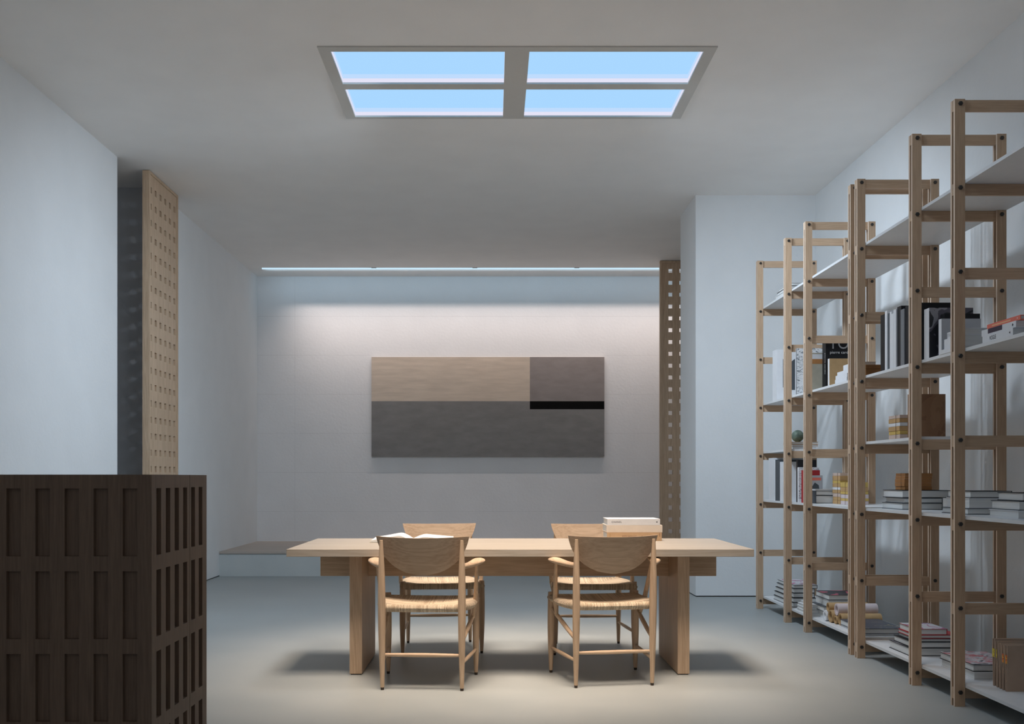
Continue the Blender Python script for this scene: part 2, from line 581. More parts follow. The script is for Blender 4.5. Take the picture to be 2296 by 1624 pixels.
def lettering(body, w, h, org, ux, uy, mat, parent, nrm, name='lettering', spacing=1.0):
    """Printed words: flat glyphs laid on a face, w wide and h high from org along ux, uy."""
    cu = bpy.data.curves.new('text', 'FONT')
    cu.body = body
    cu.space_character = spacing
    cu.resolution_u = 4
    tmp = bpy.data.objects.new('text', cu)
    COL.objects.link(tmp)
    bpy.context.view_layer.update()
    dg = bpy.context.evaluated_depsgraph_get()
    me = bpy.data.meshes.new_from_object(tmp.evaluated_get(dg))
    bpy.data.objects.remove(tmp)
    bpy.data.curves.remove(cu)
    xs = [v.co.x for v in me.vertices]
    ys = [v.co.y for v in me.vertices]
    x0, x1, y0, y1 = min(xs), max(xs), min(ys), max(ys)
    org, ux, uy, nrm = Vector(org), Vector(ux), Vector(uy), Vector(nrm)
    for v in me.vertices:
        v.co = org + ux * ((v.co.x - x0) / (x1 - x0) * w) + uy * ((v.co.y - y0) / (y1 - y0) * h) + nrm * 0.0006
    me.materials.clear()
    me.materials.append(mat)
    me.name = name
    o = bpy.data.objects.new(name, me)
    COL.objects.link(o)
    o.parent = parent
    return o


def mark(name, pts, mat, parent, nrm=(0, 0, 0)):
    """A flat printed mark on a face."""
    mb = MB()
    mb.quad([Vector(p) + Vector(nrm) * 0.0006 for p in pts])
    return mb.build(name, mat, parent)


# ------------------------------------------------------------------ the room
CEIL = 3.708
XL, XR, YB = -3.05, 2.98, 12.90
struct(box_obj('floor', -4.6, 3.3, -1.5, 13.3, -0.2, 0.0, M['floor']))
mb = MB()
us = [-4.6, -2.88, -1.03, 1.33, 2.88, 3.3]
vs = [-1.5, 3.82, 4.98, 6.03, 7.19, 12.36, 12.44, 13.3]
holes = {(2, 1), (2, 3), (1, 5), (2, 5), (3, 5)}
mb.perf((0, 0, CEIL), (1, 0, 0), (0, 1, 0), (0, 0, 1), us, vs, lambda i, j: (i, j) in holes, 0.25)
struct(mb.build('ceiling', M['ceiling']))
mb = MB()
mb.box(XL - 0.2, XL, -1.5, 8.09, 0, CEIL)
mb.box(XL - 0.2, XL, 9.352, 13.3, 0.010, CEIL)
mb.box(XL - 0.2, XL - 0.015, 9.352, 13.3, 0, 0.010, 1)  # inset foot coloured dark to paint the shadow line at the floor
struct(mb.build('wall_left', [M['wall'], M['glide']]))
mb = MB()
mb.box(-4.5, -4.3, 7.2, 10.2, 0, CEIL)
mb.box(-4.3, XL - 0.2, 7.2, 7.4, 0, CEIL)
mb.box(-4.3, XL - 0.004, 8.95, 9.35, 0, CEIL)
struct(mb.build('wall_recess', M['shaded_wall']))
struct(box_obj('wall_right', XR, XR + 0.2, -1.5, 13.3, 0, CEIL, M['wall']))
struct(box_obj('wall_back', XL - 0.2, XR + 0.2, YB, YB + 0.2, 0, CEIL, M['back_wall']))
mb = MB()
mb.box(1.875, XR, 9.19, 9.93, 0.010, CEIL)
mb.box(1.890, XR, 9.205, 9.93, 0, 0.010, 1)  # dark inset foot, shadow line under the pier put into the colour
struct(mb.build('wall_pier', [M['wall'], M['glide']]))

pf = struct(box_obj('platform', XL, XR, 11.11, YB, 0, 0.249, M['step_face']))
pf['label'] = 'low concrete step with a pale wooden top along the back wall'
box_obj('step_top', XL, XR, 11.095, YB, 0.252, 0.276, M['step_wood'], pf)

# ------------------------------------------------------------------ skylights
XC = 0.15


def skylight(y0, label, cool, warm, tilt):
    y1 = y0 + 1.2
    x0, x1 = XC - 1.21, XC + 1.21
    org = (XC, (y0 + y1) / 2, CEIL)
    t = thing('skylight', label, 'skylight', org, group='artificial skylights')
    xs = [x0, XC - 1.139, XC - 0.075, XC + 0.075, XC + 1.139, x1]
    ys = [y0, y0 + 0.064, y0 + 0.565, y0 + 0.655, y0 + 1.164, y1]
    hole = lambda i, j: i in (1, 3) and j in (1, 3)
    mb = MB().perf((0, 0, CEIL - 0.008), (1, 0, 0), (0, 1, 0), (0, 0, 1), xs, ys, hole, 0.012)
    mb.build('frame', M['frame_grey'], t, org, bevel=0.0)
    for i in (1, 3):
        for j in (1, 3):
            a, b, c, d = xs[i], xs[i + 1], ys[j], ys[j + 1]
            pane = box_obj('pane', a - 0.004, b + 0.004, c - 0.004, d + 0.004, CEIL + 0.058, CEIL + 0.07, M['sky_pane'], t, org)
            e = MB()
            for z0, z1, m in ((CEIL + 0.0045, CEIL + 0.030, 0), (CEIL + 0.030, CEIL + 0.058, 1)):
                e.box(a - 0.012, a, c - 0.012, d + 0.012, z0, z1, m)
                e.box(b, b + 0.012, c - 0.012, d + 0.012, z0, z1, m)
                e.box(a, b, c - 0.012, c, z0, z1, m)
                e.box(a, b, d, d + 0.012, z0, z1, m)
            e.build('painted_lit_reveal', [M['pane_edge'], M['pane_rim']], pane, org)  # reveal walls emit in place of the light that falls on them
            cx, cy = (a + b) / 2, (c + d) / 2
            area_light('skylight_daylight', (cx, cy, CEIL - 0.15), (0.70 if i == 3 else -0.74, 0.58, -1.0), (b - a) * 0.36, (d - c) * 0.36, cool / 4, COOL_C, COOL_SPREAD, t, org)
            area_light('skylight_sunlight', (cx, cy, CEIL - 0.014), (0, tilt, -1), b - a, d - c, warm / 4, WARM_C, WARM_SPREAD, t, org)
    return t


skylight(6.01, 'grey framed ceiling skylight with four bright blue panes above the table', COOL_W, WARM_W, -0.03)
skylight(3.80, 'unseen second ceiling skylight added for light from nearer the brown counter', NEAR_COOL_W, NEAR_WARM_W, 0.27)  # added out of view to light the table from the near side

# ------------------------------------------------------------------ linear light in the ceiling slot
org = (0, 12.40, CEIL)
t = thing('linear_light', 'thin cool white light strip recessed in the ceiling along the back wall', 'light', org)
mb = MB()
mb.box(-2.90, 2.90, 12.33, 12.36, CEIL + 0.001, CEIL + 0.12)
mb.box(-2.90, 2.90, 12.44, 12.47, CEIL + 0.001, CEIL + 0.12)
mb.box(-2.90, 2.90, 12.36, 12.44, CEIL + 0.10, CEIL + 0.12)
mb.build('channel', M['alu'], t, org)
box_obj('diffuser', -2.88, 2.88, 12.425, 12.4395, CEIL - 0.003, CEIL + 0.016, M['strip'], t, org)
for x in (-1.475, -0.22, 1.045):
    box_obj('clip', x - 0.03, x + 0.03, 12.352, 12.368, CEIL - 0.004, CEIL + 0.002, M['bolt'], t, org)
area_light('wall_wash', (0.10, 12.380, CEIL + 0.032), (0, 0.46, -1.0), 5.3, 0.007, WASH_W, (1.0, 0.84, 0.77), 77, t, org)
area_light('cove_glow', (0.0, 12.46, CEIL - 0.010), (0, 1, -0.55), 5.7, 0.012, BAND_W, (0.55, 0.80, 1.0), 150, t, org)

# ------------------------------------------------------------------ pierced oak screens
def screen(label, org, U, W, width, cols, pitch_u, first_u, hole_s, z0, z1, first_z, pitch_z, t_):
    th = thing('pierced_screen', label, 'screen', org, group='pierced oak screens')
    U, W = Vector(U), Vector(W)
    us, hu = [0.0], []
    for k in range(cols):
        c = first_u + k * pitch_u
        us += [c - hole_s / 2, c + hole_s / 2]
    us.append(width)
    zs = []
    z = first_z
    while z > z0 + 0.09:
        zs.append(z)
        z -= pitch_z
    zs = zs[::-1]
    vs = [z0]
    for z in zs:
        vs += [z - hole_s / 2, z + hole_s / 2]
    vs.append(z1)
    mb = MB().perf((0, 0, 0), U, (0, 0, 1), W, us, [v - org[2] for v in vs], lambda i, j: i % 2 == 1 and j % 2 == 1, t_)
    # inset the leaf a little inside its frame
    for i, p in enumerate(mb.v):
        mb.v[i] = tuple(Vector(p))
    mb.build('leaf', M['oak_z'], th, weld=True)
    fr = MB()
    fw, fd = 0.024, 0.008

    def fbox(u0, u1, a0, a1):
        pts = []
        w0, w1 = -fd, t_ + fd
        c = [U * u + Vector((0, 0, z)) + W * w for w in (w0, w1) for (u, z) in ((u0, a0), (u1, a0), (u1, a1), (u0, a1))]
        n = len(fr.v)
        fr.v += [tuple(q) for q in c]
        for q in [(0, 1, 2, 3), (7, 6, 5, 4), (0, 4, 5, 1), (1, 5, 6, 2), (2, 6, 7, 3), (3, 7, 4, 0)]:
            fr.f.append(tuple(n + k for k in q))
            fr.m.append(0)
    H = z1 - org[2]
    fbox(-0.004, fw, 0, H)
    fbox(width - fw, width + 0.004, 0, H)
    fbox(fw, width - fw, H - fw, H)
    fbox(fw, width - fw, 0, fw)
    fr.build('frame', M['oak_z'], th)
    return th


screen('tall pierced oak screen at the dark opening in the left wall', (-2.912, 8.43, 0.0), (0, 1, 0), (-1, 0, 0), 0.765, 6, 0.126, 0.05, 0.052,
       0.0, CEIL - 0.004, 3.553, 0.140, 0.044)
screen('tall pierced oak screen on the step between back wall and white pier', (2.014, 11.95, 0.276), (1, 0, 0), (0, 1, 0), 0.90, 6, 0.130, 0.123, 0.052,
       0.276, CEIL - 0.004, 3.586, 0.1423, 0.044)

# ------------------------------------------------------------------ painting
PX0, PX1, PZ0, PZ1 = -1.564, 1.443, 1.374, 2.659
PXM, PZM, PZB = 0.481, 2.088, 1.984
p0 = (-0.06, YB, PZ0)
mb = MB()
yf, yb = YB - 0.045, YB - 0.003
mb.box(PX0, PX1, yf + 0.002, yb, PZ0, PZ1, 0)
for (a, b, c, d, m) in ((PX0, PXM, PZM, PZ1, 1), (PXM, PX1, PZM, PZ1, 2), (PX0, PXM, PZ0, PZM, 3), (PXM, PX1, PZ0, PZB, 3), (PXM, PX1, PZB, PZM, 4)):
    mb.box(a, b, yf, yf + 0.002, c, d, m)
pt = mb.build('painting', [M['canvas_edge'], M['field_beige'], M['field_mauve'], M['field_grey'], M['field_black']], None, p0)
pt.location = p0
tag(pt, 'wide unframed canvas of beige and grey fields with one black bar', 'painting')

# ------------------------------------------------------------------ table
TO = (0.149, 5.865, 0.0)
TZ = 0.713
t = thing('dining_table', 'long pale oak table with slab legs under the skylight', 'table', TO)
box_obj('tabletop', -1.115, 1.414, 5.38, 6.35, TZ - 0.041, TZ, M['oak_top'], t, TO, bevel=0.002)
for a, b in ((-0.797, -0.7285), (1.032, 1.0975)):
    mb = MB()
    mb.box(a, b, 5.55, 5.835, 0.006, TZ - 0.041)
    mb.box(a, b, 5.895, 6.18, 0.006, TZ - 0.041)
    mb.box(a, b, 5.835, 5.895, 0.006, 0.523)
    lg = mb.build('leg', M['oak_z'], t, TO)
    box_obj('floor_pad', a + 0.006, b - 0.006, 5.556, 6.174, 0.0, 0.006, M['glide'], lg, TO)
box_obj('beam', -1.01, 1.312, 5.836, 5.894, 0.523, TZ - 0.041, M['oak_x'], t, TO, bevel=0.0015)

# ------------------------------------------------------------------ chairs
def make_chair(label):
    t = thing('armchair', label, 'chair', (0, 0, 0), group='oak armchairs around the table')
    oz = M['oak_z']

    def spin(p0, p1, rmax, r0, r1, n=9, bulge=0.5, seg=14):
        P0, P1 = Vector(p0), Vector(p1)
        pts, rs = [], []
        for i in range(n):
            f = i / (n - 1)
            pts.append(P0.lerp(P1, f))
            if f < bulge:
                q = f / bulge
                rs.append(r0 + (rmax - r0) * math.sin(q * math.pi / 2))
            else:
                q = (f - bulge) / (1 - bulge)
                rs.append(r1 + (rmax - r1) * math.cos(q * math.pi / 2) ** 0.9)
        return MB().tube(pts, rs, seg)
    RX, RY, FX, FY = 0.207, -0.213, 0.247, 0.213
    for sx in (-1, 1):
        b = spin((sx * RX, RY, 0.014), (sx * (RX + 0.002), RY - 0.022, 0.778), 0.0203, 0.0105, 0.0085, 13, 0.56)
        lg = b.build('leg', oz, t, smooth=True)
        MB().tube([(sx * RX, RY, 0), (sx * RX, RY, 0.0145)], [0.0085, 0.0095], 12).build('glide', M['glide'], lg, smooth=True)
        b = spin((sx * FX, FY, 0.014), (sx * FX, FY, 0.455), 0.0195, 0.0105, 0.0165, 11, 0.6)
        lg = b.build('leg', oz, t, smooth=True)
        MB().tube([(sx * FX, FY, 0), (sx * FX, FY, 0.0145)], [0.0085, 0.0095], 12).build('glide', M['glide'], lg, smooth=True)
    # backrest: half moon shell, hollow side to the sitter
    nu, nv = 28, 14
    tk, top, bot, HW = 0.013, 0.792, 0.594, 0.243

    def half(v):
        return HW * (1.0 - 0.30 * v ** 1.25 - 0.70 * (1 - math.sqrt(max(0.0, 1 - v ** 3.2))))

    def pt(u, v, side):
        w = max(half(v), 0.012)
        x = u * w
        z = top - (top - bot) * v + 0.006 * (1 - v) * u * u - 0.002
        y = -0.266 + 1.25 * x * x + 0.068 * v
        return (x, y + (tk / 2 if side else -tk / 2), z)
    mb = MB()
    for side in (0, 1):
        for i in range(nu):
            for j in range(nv):
                us = [-1 + 2 * k / nu for k in (i, i + 1)]
                vs2 = [k / nv for k in (j, j + 1)]
                q = [pt(us[0], vs2[0], side), pt(us[1], vs2[0], side), pt(us[1], vs2[1], side), pt(us[0], vs2[1], side)]
                mb.quad(q if side else q[::-1])
    for i in range(nu):
        u0, u1 = -1 + 2 * i / nu, -1 + 2 * (i + 1) / nu
        for v in (0, 1):
            mb.quad([pt(u0, v, 0), pt(u1, v, 0), pt(u1, v, 1), pt(u0, v, 1)])
    for j in range(nv):
        for u in (-1, 1):
            mb.quad([pt(u, j / nv, 0), pt(u, (j + 1) / nv, 0), pt(u, (j + 1) / nv, 1), pt(u, j / nv, 1)])
    mb.build('backrest', M['oak_x'], t, smooth=True, weld=True)
    # seat: paper cord wrapped round the rails, dished in the middle
    n = 36
    mb = MB()

    def seat_pt(u, v, side):
        e = max(abs(u), abs(v))
        rnd = 1.0 if e < 0.9 else math.sqrt(max(0, 1 - ((e - 0.9) / 0.1) ** 2))
        hw = 0.196 + (0.266 - 0.196) * math.sin(min(1, (v + 1) / 0.95) * math.pi / 2)
        y = -0.218 + (v + 1) / 2 * 0.452
        if v < -0.2:
            y -= 0.006 * (1 - u * u)
        zc = 0.424 - (0.012 if side else 0.0) * (1 - u ** 2) * (1 - v ** 2) * 1.0
        dz = (0.021 if side else -0.021) * rnd
        dish = 0.016 * (1 - u * u) * (1 - v * v)
        return (u * hw, y, zc + dz - (dish if side else 0.4 * dish))
    sp = [-1 + 2 * k / n for k in range(n + 1)]
    sp = [math.copysign(1 - (1 - abs(q)) ** 1.35, q) for q in sp]
    for side in (0, 1):
        for i in range(n):
            for j in range(n):
                q = [seat_pt(sp[i], sp[j], side), seat_pt(sp[i + 1], sp[j], side), seat_pt(sp[i + 1], sp[j + 1], side), seat_pt(sp[i], sp[j + 1], side)]
                mb.quad(q if side else q[::-1])
    mb.build('seat', M['cord'], t, smooth=True, weld=True)
    # stretchers
    mb = MB()

    def rod(a, b, r, seg=12):
        A, B = Vector(a), Vector(b)
        pts = [A.lerp(B, k / 6) for k in range(7)]
        return MB().tube(pts, [r * (0.72 + 0.28 * math.sin(math.pi * k / 6)) for k in range(7)], seg)
    rod((-RX, RY, 0.182), (RX, RY, 0.182), 0.011).build('rear_stretcher', M['oak_x'], t, smooth=True)
    for sx in (-1, 1):
        rod((sx * RX, RY, 0.142), (sx * FX, FY, 0.142), 0.0105).build('side_stretcher', M['oak_y'], t, smooth=True)
        rod((sx * RX, RY - 0.005, 0.250), (sx * (FX - 0.003), FY - 0.01, 0.365), 0.0125).build('brace', M['oak_y'], t, smooth=True)
        # arm: a paddle swelling towards its front end
        path = [(0.208, -0.214, 0.640), (0.226, -0.180, 0.642), (0.246, -0.140, 0.646), (0.263, -0.095, 0.651), (0.274, -0.055, 0.655), (0.280, -0.020, 0.6575), (0.283, 0.002, 0.6585), (0.284, 0.014, 0.659), (0.2845, 0.021, 0.659)]
        rad = [(0.012, 0.014), (0.016, 0.0145), (0.023, 0.0155), (0.031, 0.016), (0.036, 0.0155), (0.036, 0.014), (0.029, 0.012), (0.017, 0.009), (0.003, 0.003)]
        MB().tube([(sx * x, y, z) for x, y, z in path], rad, 18).build('armrest', M['oak_y'], t, smooth=True)
        P = [Vector((sx * 0.270, -0.020, 0.650)), Vector((sx * 0.264, 0.020, 0.55)), Vector((sx * 0.2565, 0.065, 0.44)), Vector((sx * 0.240, 0.105, 0.335))]
        MB().tube(P, [0.0075, 0.011, 0.0135, 0.009], 12).build('arm_support', oz, t, smooth=True)
    return t


ch = make_chair('oak armchair with its back to us beside the table end with the open book')
ch.location = (-0.352, 5.36, 0)
ch.rotation_euler = (0, 0, math.radians(-3.5))
copy_thing(ch, (0.607, 5.45, 0), math.radians(9.0), 'oak armchair with its back to us and turned slightly, in front of the book stack')
copy_thing(ch, (-0.335, 6.43, 0), math.radians(185.6), 'oak armchair facing us across the table behind the open book')
copy_thing(ch, (0.630, 6.39, 0), math.radians(180.5), 'oak armchair facing us across the table, its back partly hidden by stacked books')

# ------------------------------------------------------------------ counter
CO = (-1.85, 3.35, 0.0)
t = thing('reception_counter', 'dark brown counter with rows of upright recessed slots at lower left', 'counter', CO)
CT = 1.1096
vs = [0.0]
for k in (3, 2, 1, 0):
    top = 1.0667 - 0.2546 * k
    vs += [top - 0.2085, top]
vs.append(CT)
CX1 = -1.048
ncol = 17
us = [0.0]
x = 0.0445
for k in range(ncol):
    us += [0.0445 + 0.0894 * k, 0.0445 + 0.0894 * k + 0.0446]
W_ = 0.0445 * 2 + 0.0894 * (ncol - 1) + 0.0446
us.append(W_)
CX0 = CX1 - W_
hole = lambda i, j: i % 2 == 1 and j % 2 == 1
MB().perf((CX1, 3.06, 0), (-1, 0, 0), (0, 0, 1), (0, 1, 0), us, vs, hole, 0.016).build('front_panel', M['dark_oak'], t, CO, weld=True)
s1 = [0.016, 0.043]
for k in range(4):
    s1 += [0.0430 + 0.0894 * k + (0.0 if k else 0.0), 0.0430 + 0.0894 * k + 0.0446] if k else [0.0430 + 0.0446]
s1.append(0.3845)
MB().perf((CX1, 3.06, 0), (0, 1, 0), (0, 0, 1), (-1, 0, 0), s1, vs, hole, 0.016).build('side_panel', M['dark_oak'], t, CO, weld=True)
s2 = [0.3875, 0.4006, 0.4452, 0.4900, 0.5346, 0.588]
MB().perf((CX1, 3.06, 0), (0, 1, 0), (0, 0, 1), (-1, 0, 0), s2, vs, hole, 0.016).build('side_panel', M['dark_oak'], t, CO, weld=True)
mb = MB()
mb.box(CX0 + 0.002, CX1 - 0.0165, 3.0765, 3.09, 0, CT - 0.02)
mb.box(CX1 - 0.030, CX1 - 0.0165, 3.09, 3.640, 0, CT - 0.02)
mb.build('lining', M['dark_oak'], t, CO)
box_obj('worktop', CX0, CX1 - 0.0165, 3.077, 3.648, CT - 0.02, CT - 0.0005, M['dark_oak'], t, CO)
box_obj('back_panel', CX0, CX1 - 0.0165, 3.63, 3.648, 0, CT - 0.021, M['dark_oak'], t, CO)

# ------------------------------------------------------------------ bookcases
SX0, SX1 = 2.219, 2.718
BZ = [0.0688 + 0.4041 * (7 - k) for k in range(8)]      # bolt heights, index 0 the topmost
ST = [z + 0.038 for z in BZ]                             # shelf surfaces
FT = 0.046                                               # frame thickness


def make_bookcase(label, y_far):
    """Four ladder frames along y; y given for each frame's near face."""
    fy = [0.0, -0.794, -1.279, -2.172]
    org = (2.468, y_far - 1.06, 0)
    t = thing('bookcase', label, 'bookcase', org, group='oak ladder frame bookcases')
    loc = lambda y: y_far + y
    for y in fy:
        yn = loc(y)
        for x0, x1 in ((SX0, SX0 + 0.050), (SX1 - 0.050, SX1)):
            mb = MB()
            mb.box(x0, x1, yn, yn + 0.0145, 0, 2.92)
            mb.box(x0, x1, yn + 0.0315, yn + FT, 0, 2.92)
            for q in (3, 5, 9, 11):
                mb.m[q] = 1  # side faces take the painted side light
            up = mb.build('upright', [M['shelf_oak_z'], M['lit_edge']], t, org, bevel=0.0008)
            for k in range(8):
                cx = (x0 + x1) / 2 + (0.002 if x0 == SX0 else 0.0)
                MB().tube([(cx, yn - 0.007, BZ[k]), (cx, yn - 0.005, BZ[k]), (cx, yn + 0.004, BZ[k])], [0.0095, 0.0112, 0.0112], 6).build('bolt', M['bolt'], up, org)
        for k in range(8):
            box_obj('rail', SX0 + 0.001, SX1 - 0.001, yn + 0.0150, yn + 0.0310, BZ[k] - 0.032, BZ[k] + 0.022, M['shelf_oak_x'], t, org)
    bays = [(0, 1, (1, 3, 4, 5, 7)), (1, 2, (1, 3, 5, 7)), (2, 3, (1, 3, 5, 7))]
    for a, b, levels in bays:
        y1, y0 = loc(fy[a]), loc(fy[b]) + FT
        for k in levels:
            z0, z1 = BZ[k] + 0.0222, ST[k]
            mb = MB()
            mb.box(SX0 + 0.0515, SX1, y0 + 0.0008, y1 - 0.0008, z0, z1)
            mb.box(SX0 + 0.0515, SX1 - 0.0515, y1 - 0.0008, y1 + 0.0225, z0, z1)
            mb.box(SX0 + 0.0515, SX1 - 0.0515, y0 - 0.0225, y0 + 0.0008, z0, z1)
            mb.build('shelf', M['laminate'], t, org)
    return t, org


b1, o1 = make_bookcase('oak ladder frame bookcase, the one nearer us, cut off by the photo edge', 6.058)
copy_thing(b1, (o1[0], o1[1] + 2.286, 0), 0.0, 'oak ladder frame bookcase standing farther off beside the white pier')

# ------------------------------------------------------------------ books
def lying(x0, x1, y0, y1, z0, t, label, group, cover='white', spine='+x', top=None, rot=0.0, pages='pages', name='book', ct=0.003, over=0.004, cat='book'):
    """A closed book lying flat; spine on the named side."""
    cx, cy = (x0 + x1) / 2, (y0 + y1) / 2
    r = thing(name, label, cat, (cx, cy, z0), rot, group)
    a, b, c, d = x0 - cx, x1 - cx, y0 - cy, y1 - cy
    t -= 0.0006
    mb = MB()
    mb.box(a, b, c, d, 0, ct, 0)
    mb.box(a, b, c, d, t - ct, t, 0, 1)
    e = dict(zip(('-x', '+x', '-y', '+y'), (over,) * 4))
    w = ct
    if spine == '-x':
        mb.box(a, a + w, c, d, ct, t - ct); e['-x'] = w
    elif spine == '+x':
        mb.box(b - w, b, c, d, ct, t - ct); e['+x'] = w
    elif spine == '-y':
        mb.box(a, b, c, c + w, ct, t - ct); e['-y'] = w
    else:
        mb.box(a, b, d - w, d, ct, t - ct); e['+y'] = w
    mb.build('cover', [M[cover], M[top or cover]], r)
    MB().box(a + e['-x'], b - e['+x'], c + e['-y'], d - e['+y'], ct, t - ct).build('pages', M[pages], r)
    return r


def standing(x0, x1, y0, y1, z0, h, label, group, cover='white', front=None, spine=None, name='book', ct=0.003, over=0.003, cat='book'):
    """A book standing upright, spine towards the aisle (-x), front cover towards us (-y)."""
    cx, cy = (x0 + x1) / 2, (y0 + y1) / 2
    r = thing(name, label, cat, (cx, cy, z0 + 0.0005), 0, group)
    a, b, c, d = x0 - cx, x1 - cx, y0 - cy, y1 - cy
    mb = MB()
    mb.box(a, b, c, c + ct, 0, h, 1)
    mb.box(a, b, d - ct, d, 0, h, 0)
    mb.box(a, a + ct, c + ct, d - ct, 0, h, 2)
    mb.build('cover', [M[cover], M[front or cover], M[spine or cover]], r)
    MB().box(a + ct, b - over, c + ct, d - ct, over, h - over).build('pages', M['pages_v'], r)
    return r


ORD = ['bottom', 'second', 'third', 'fourth', 'fifth', 'sixth']


def stack(where, group, z0, specs):
    """specs, bottom to top: (x0, x1, y0, y1, thickness, colour word, kwargs)."""
    out = []
    z = z0 + 0.0004
    for i, (x0, x1, y0, y1, t, word, kw) in enumerate(specs):
        o = 'topmost' if i == len(specs) - 1 else ('bottom' if i == 0 else ORD[i] + ' from bottom,')
        out.append(lying(x0, x1, y0, y1, z, t, f'{o} {word} book of the stack {where}', group, **kw))
        z += t
    return out, z


k = dict
# --- table top
bk, _ = stack('on the table', 'books stacked on the table', TZ, [
    (0.700, 1.035, 6.09, 6.33, 0.052, 'tan spined', k(cover='tan_spine', spine='-y')),
    (0.697, 1.040, 6.095, 6.335, 0.044, 'cream', k(cover='cream', spine='-y')),
    (0.703, 1.026, 6.10, 6.335, 0.038, 'white lettered', k(cover='white', spine='-y')),
])
tanb, creamb, whiteb = bk
lettering('ISSEY MIYAKE', 0.088, 0.013, (-0.075, -0.120, 0.019), (1, 0, 0), (0, 0, 1), M['brown_ink'], tanb, (0, -1, 0))
lettering('C S', 0.030, 0.012, (0.040, -0.120, 0.019), (1, 0, 0), (0, 0, 1), M['brown_ink'], tanb, (0, -1, 0))
mark('printed_band', [(-0.152, -0.120, 0.008), (-0.146, -0.120, 0.008), (-0.146, -0.120, 0.046), (-0.152, -0.120, 0.046)], M['kraft'], tanb, (0, -1, 0))
mark('printed_band', [(0.153, -0.120, 0.026), (0.156, -0.120, 0.026), (0.156, -0.120, 0.047), (0.153, -0.120, 0.047)], M['brown_ink'], tanb, (0, -1, 0))
lettering('CHANEL', 0.062, 0.0115, (-0.135, -0.1175, 0.013), (1, 0, 0), (0, 0, 1), M['ink'], whiteb, (0, -1, 0), spacing=1.1)
mark('printed_triangle', [(0.136, -0.1175, 0.019), (0.145, -0.1175, 0.0135), (0.145, -0.1175, 0.0245)], M['ink'], whiteb, (0, -1, 0))

# open book
OB = (-0.49, 6.08, TZ)
t = thing('open_book', 'open book with blank white pages lying on the table', 'book', OB, math.radians(2.0))
mb = MB()
mb.box(-0.245, 0.245, -0.165, 0.165, 0.0005, 0.0035)
mb.build('cover', M['sand'], t)


def page_block(sx, peak, end, w, lift):
    prof = []
    for i in range(19):
        f = i / 18
        x = f * w
        z = 0.008 + peak * math.sin(min(1, f / 0.36) * math.pi / 2) * (1 - max(0, f - 0.3) / 0.7 * (1 - end)) + lift * f * f
        prof.append((sx * x, z))
    mb = MB()
    for i in range(18):
        (xa, za), (xb, zb) = prof[i], prof[i + 1]
        ya, yb = -0.160, 0.160
        mb.quad([(xa, ya, za), (xb, ya, zb), (xb, yb, zb), (xa, yb, za)])
        la, lb = max(0.004, za - 0.022), max(0.004, zb - 0.022)
        mb.quad([(xa, ya, la), (xb, ya, lb), (xb, ya, zb), (xa, ya, za)], 1)
        mb.quad([(xa, yb, la), (xb, yb, lb), (xb, yb, zb), (xa, yb, za)], 1)
        mb.quad([(xa, ya, la), (xa, yb, la), (xb, yb, lb), (xb, ya, lb)], 1)
    for q in (0, 18):
        x_, z_ = prof[q]
        mb.quad([(x_, -0.16, max(0.004, z_ - 0.022)), (x_, 0.16, max(0.004, z_ - 0.022)), (x_, 0.16, z_), (x_, -0.16, z_)], 1)
    return mb.build('page_block', [M['page_face'], M['pages']], t, smooth=True, weld=True)


page_block(-1, 0.036, 0.10, 0.236, 0.004)
page_block(1, 0.027, 0.25, 0.250, 0.004)

# --- far bookcase, farthest bay (y 7.60 - 8.34)
stack('on the far bookcase top shelf', 'books on the far bookcase top shelf', ST[1], [
    (2.278, 2.52, 7.66, 8.02, 0.026, 'white', k(spine='+x')),
    (2.285, 2.52, 7.67, 8.00, 0.026, 'grey covered', k(cover='dgrey', spine='+x')),
    (2.292, 2.51, 7.68, 7.98, 0.024, 'white red cornered', k(cover='white', spine='+x')),
])
g = 'books standing on the far bookcase second shelf'
b = standing(2.278, 2.50, 7.98, 8.10, ST[3], 0.405, 'large white book with grey window print, far end of far bookcase upper shelf', g)
mark('printed_window', [(-0.062, -0.060, 0.10), (-0.025, -0.060, 0.10), (-0.025, -0.060, 0.30), (-0.062, -0.060, 0.33)], M['dgrey'], b, (0, -1, 0))
mark('printed_window', [(-0.005, -0.060, 0.08), (0.035, -0.060, 0.08), (0.035, -0.060, 0.33), (-0.005, -0.060, 0.30)], M['dgrey'], b, (0, -1, 0))
standing(2.40, 2.62, 7.62, 7.66, ST[3], 0.36, 'charcoal book standing behind the strokes cover on far bookcase upper shelf', g, cover='dgrey')
standing(2.275, 2.54, 7.44, 7.47, ST[3], 0.345, 'white book with black brush strokes and grey spine, far bookcase upper shelf', g, cover='white', front='art_lines', spine='grey')
b = standing(2.31, 2.56, 7.24, 7.29, ST[3], 0.285, 'sand coloured book with orange band between posts, far bookcase upper shelf', g, cover='sand')
mark('printed_band', [(-0.125, -0.025, 0.205), (0.125, -0.025, 0.205), (0.125, -0.025, 0.240), (-0.125, -0.025, 0.240)], M['orange_wood'], b, (0, -1, 0))
mark('printed_band', [(-0.125, -0.025, 0.240), (0.125, -0.025, 0.240), (0.125, -0.025, 0.275), (-0.125, -0.025, 0.275)], M['white'], b, (0, -1, 0))
for q in (-0.012, 0.022, 0.055):
    mark('printed_dash', [(q, -0.0254, 0.250), (q + 0.018, -0.0254, 0.250), (q + 0.018, -0.0254, 0.256), (q, -0.0254, 0.256)], M['ink'], b, (0, -1, 0))
b = standing(2.385, 2.66, 7.125, 7.20, ST[3], 0.384, 'tall black book with large grey capitals and white lettering on its cover', g, cover='black')
hx = 0.1375
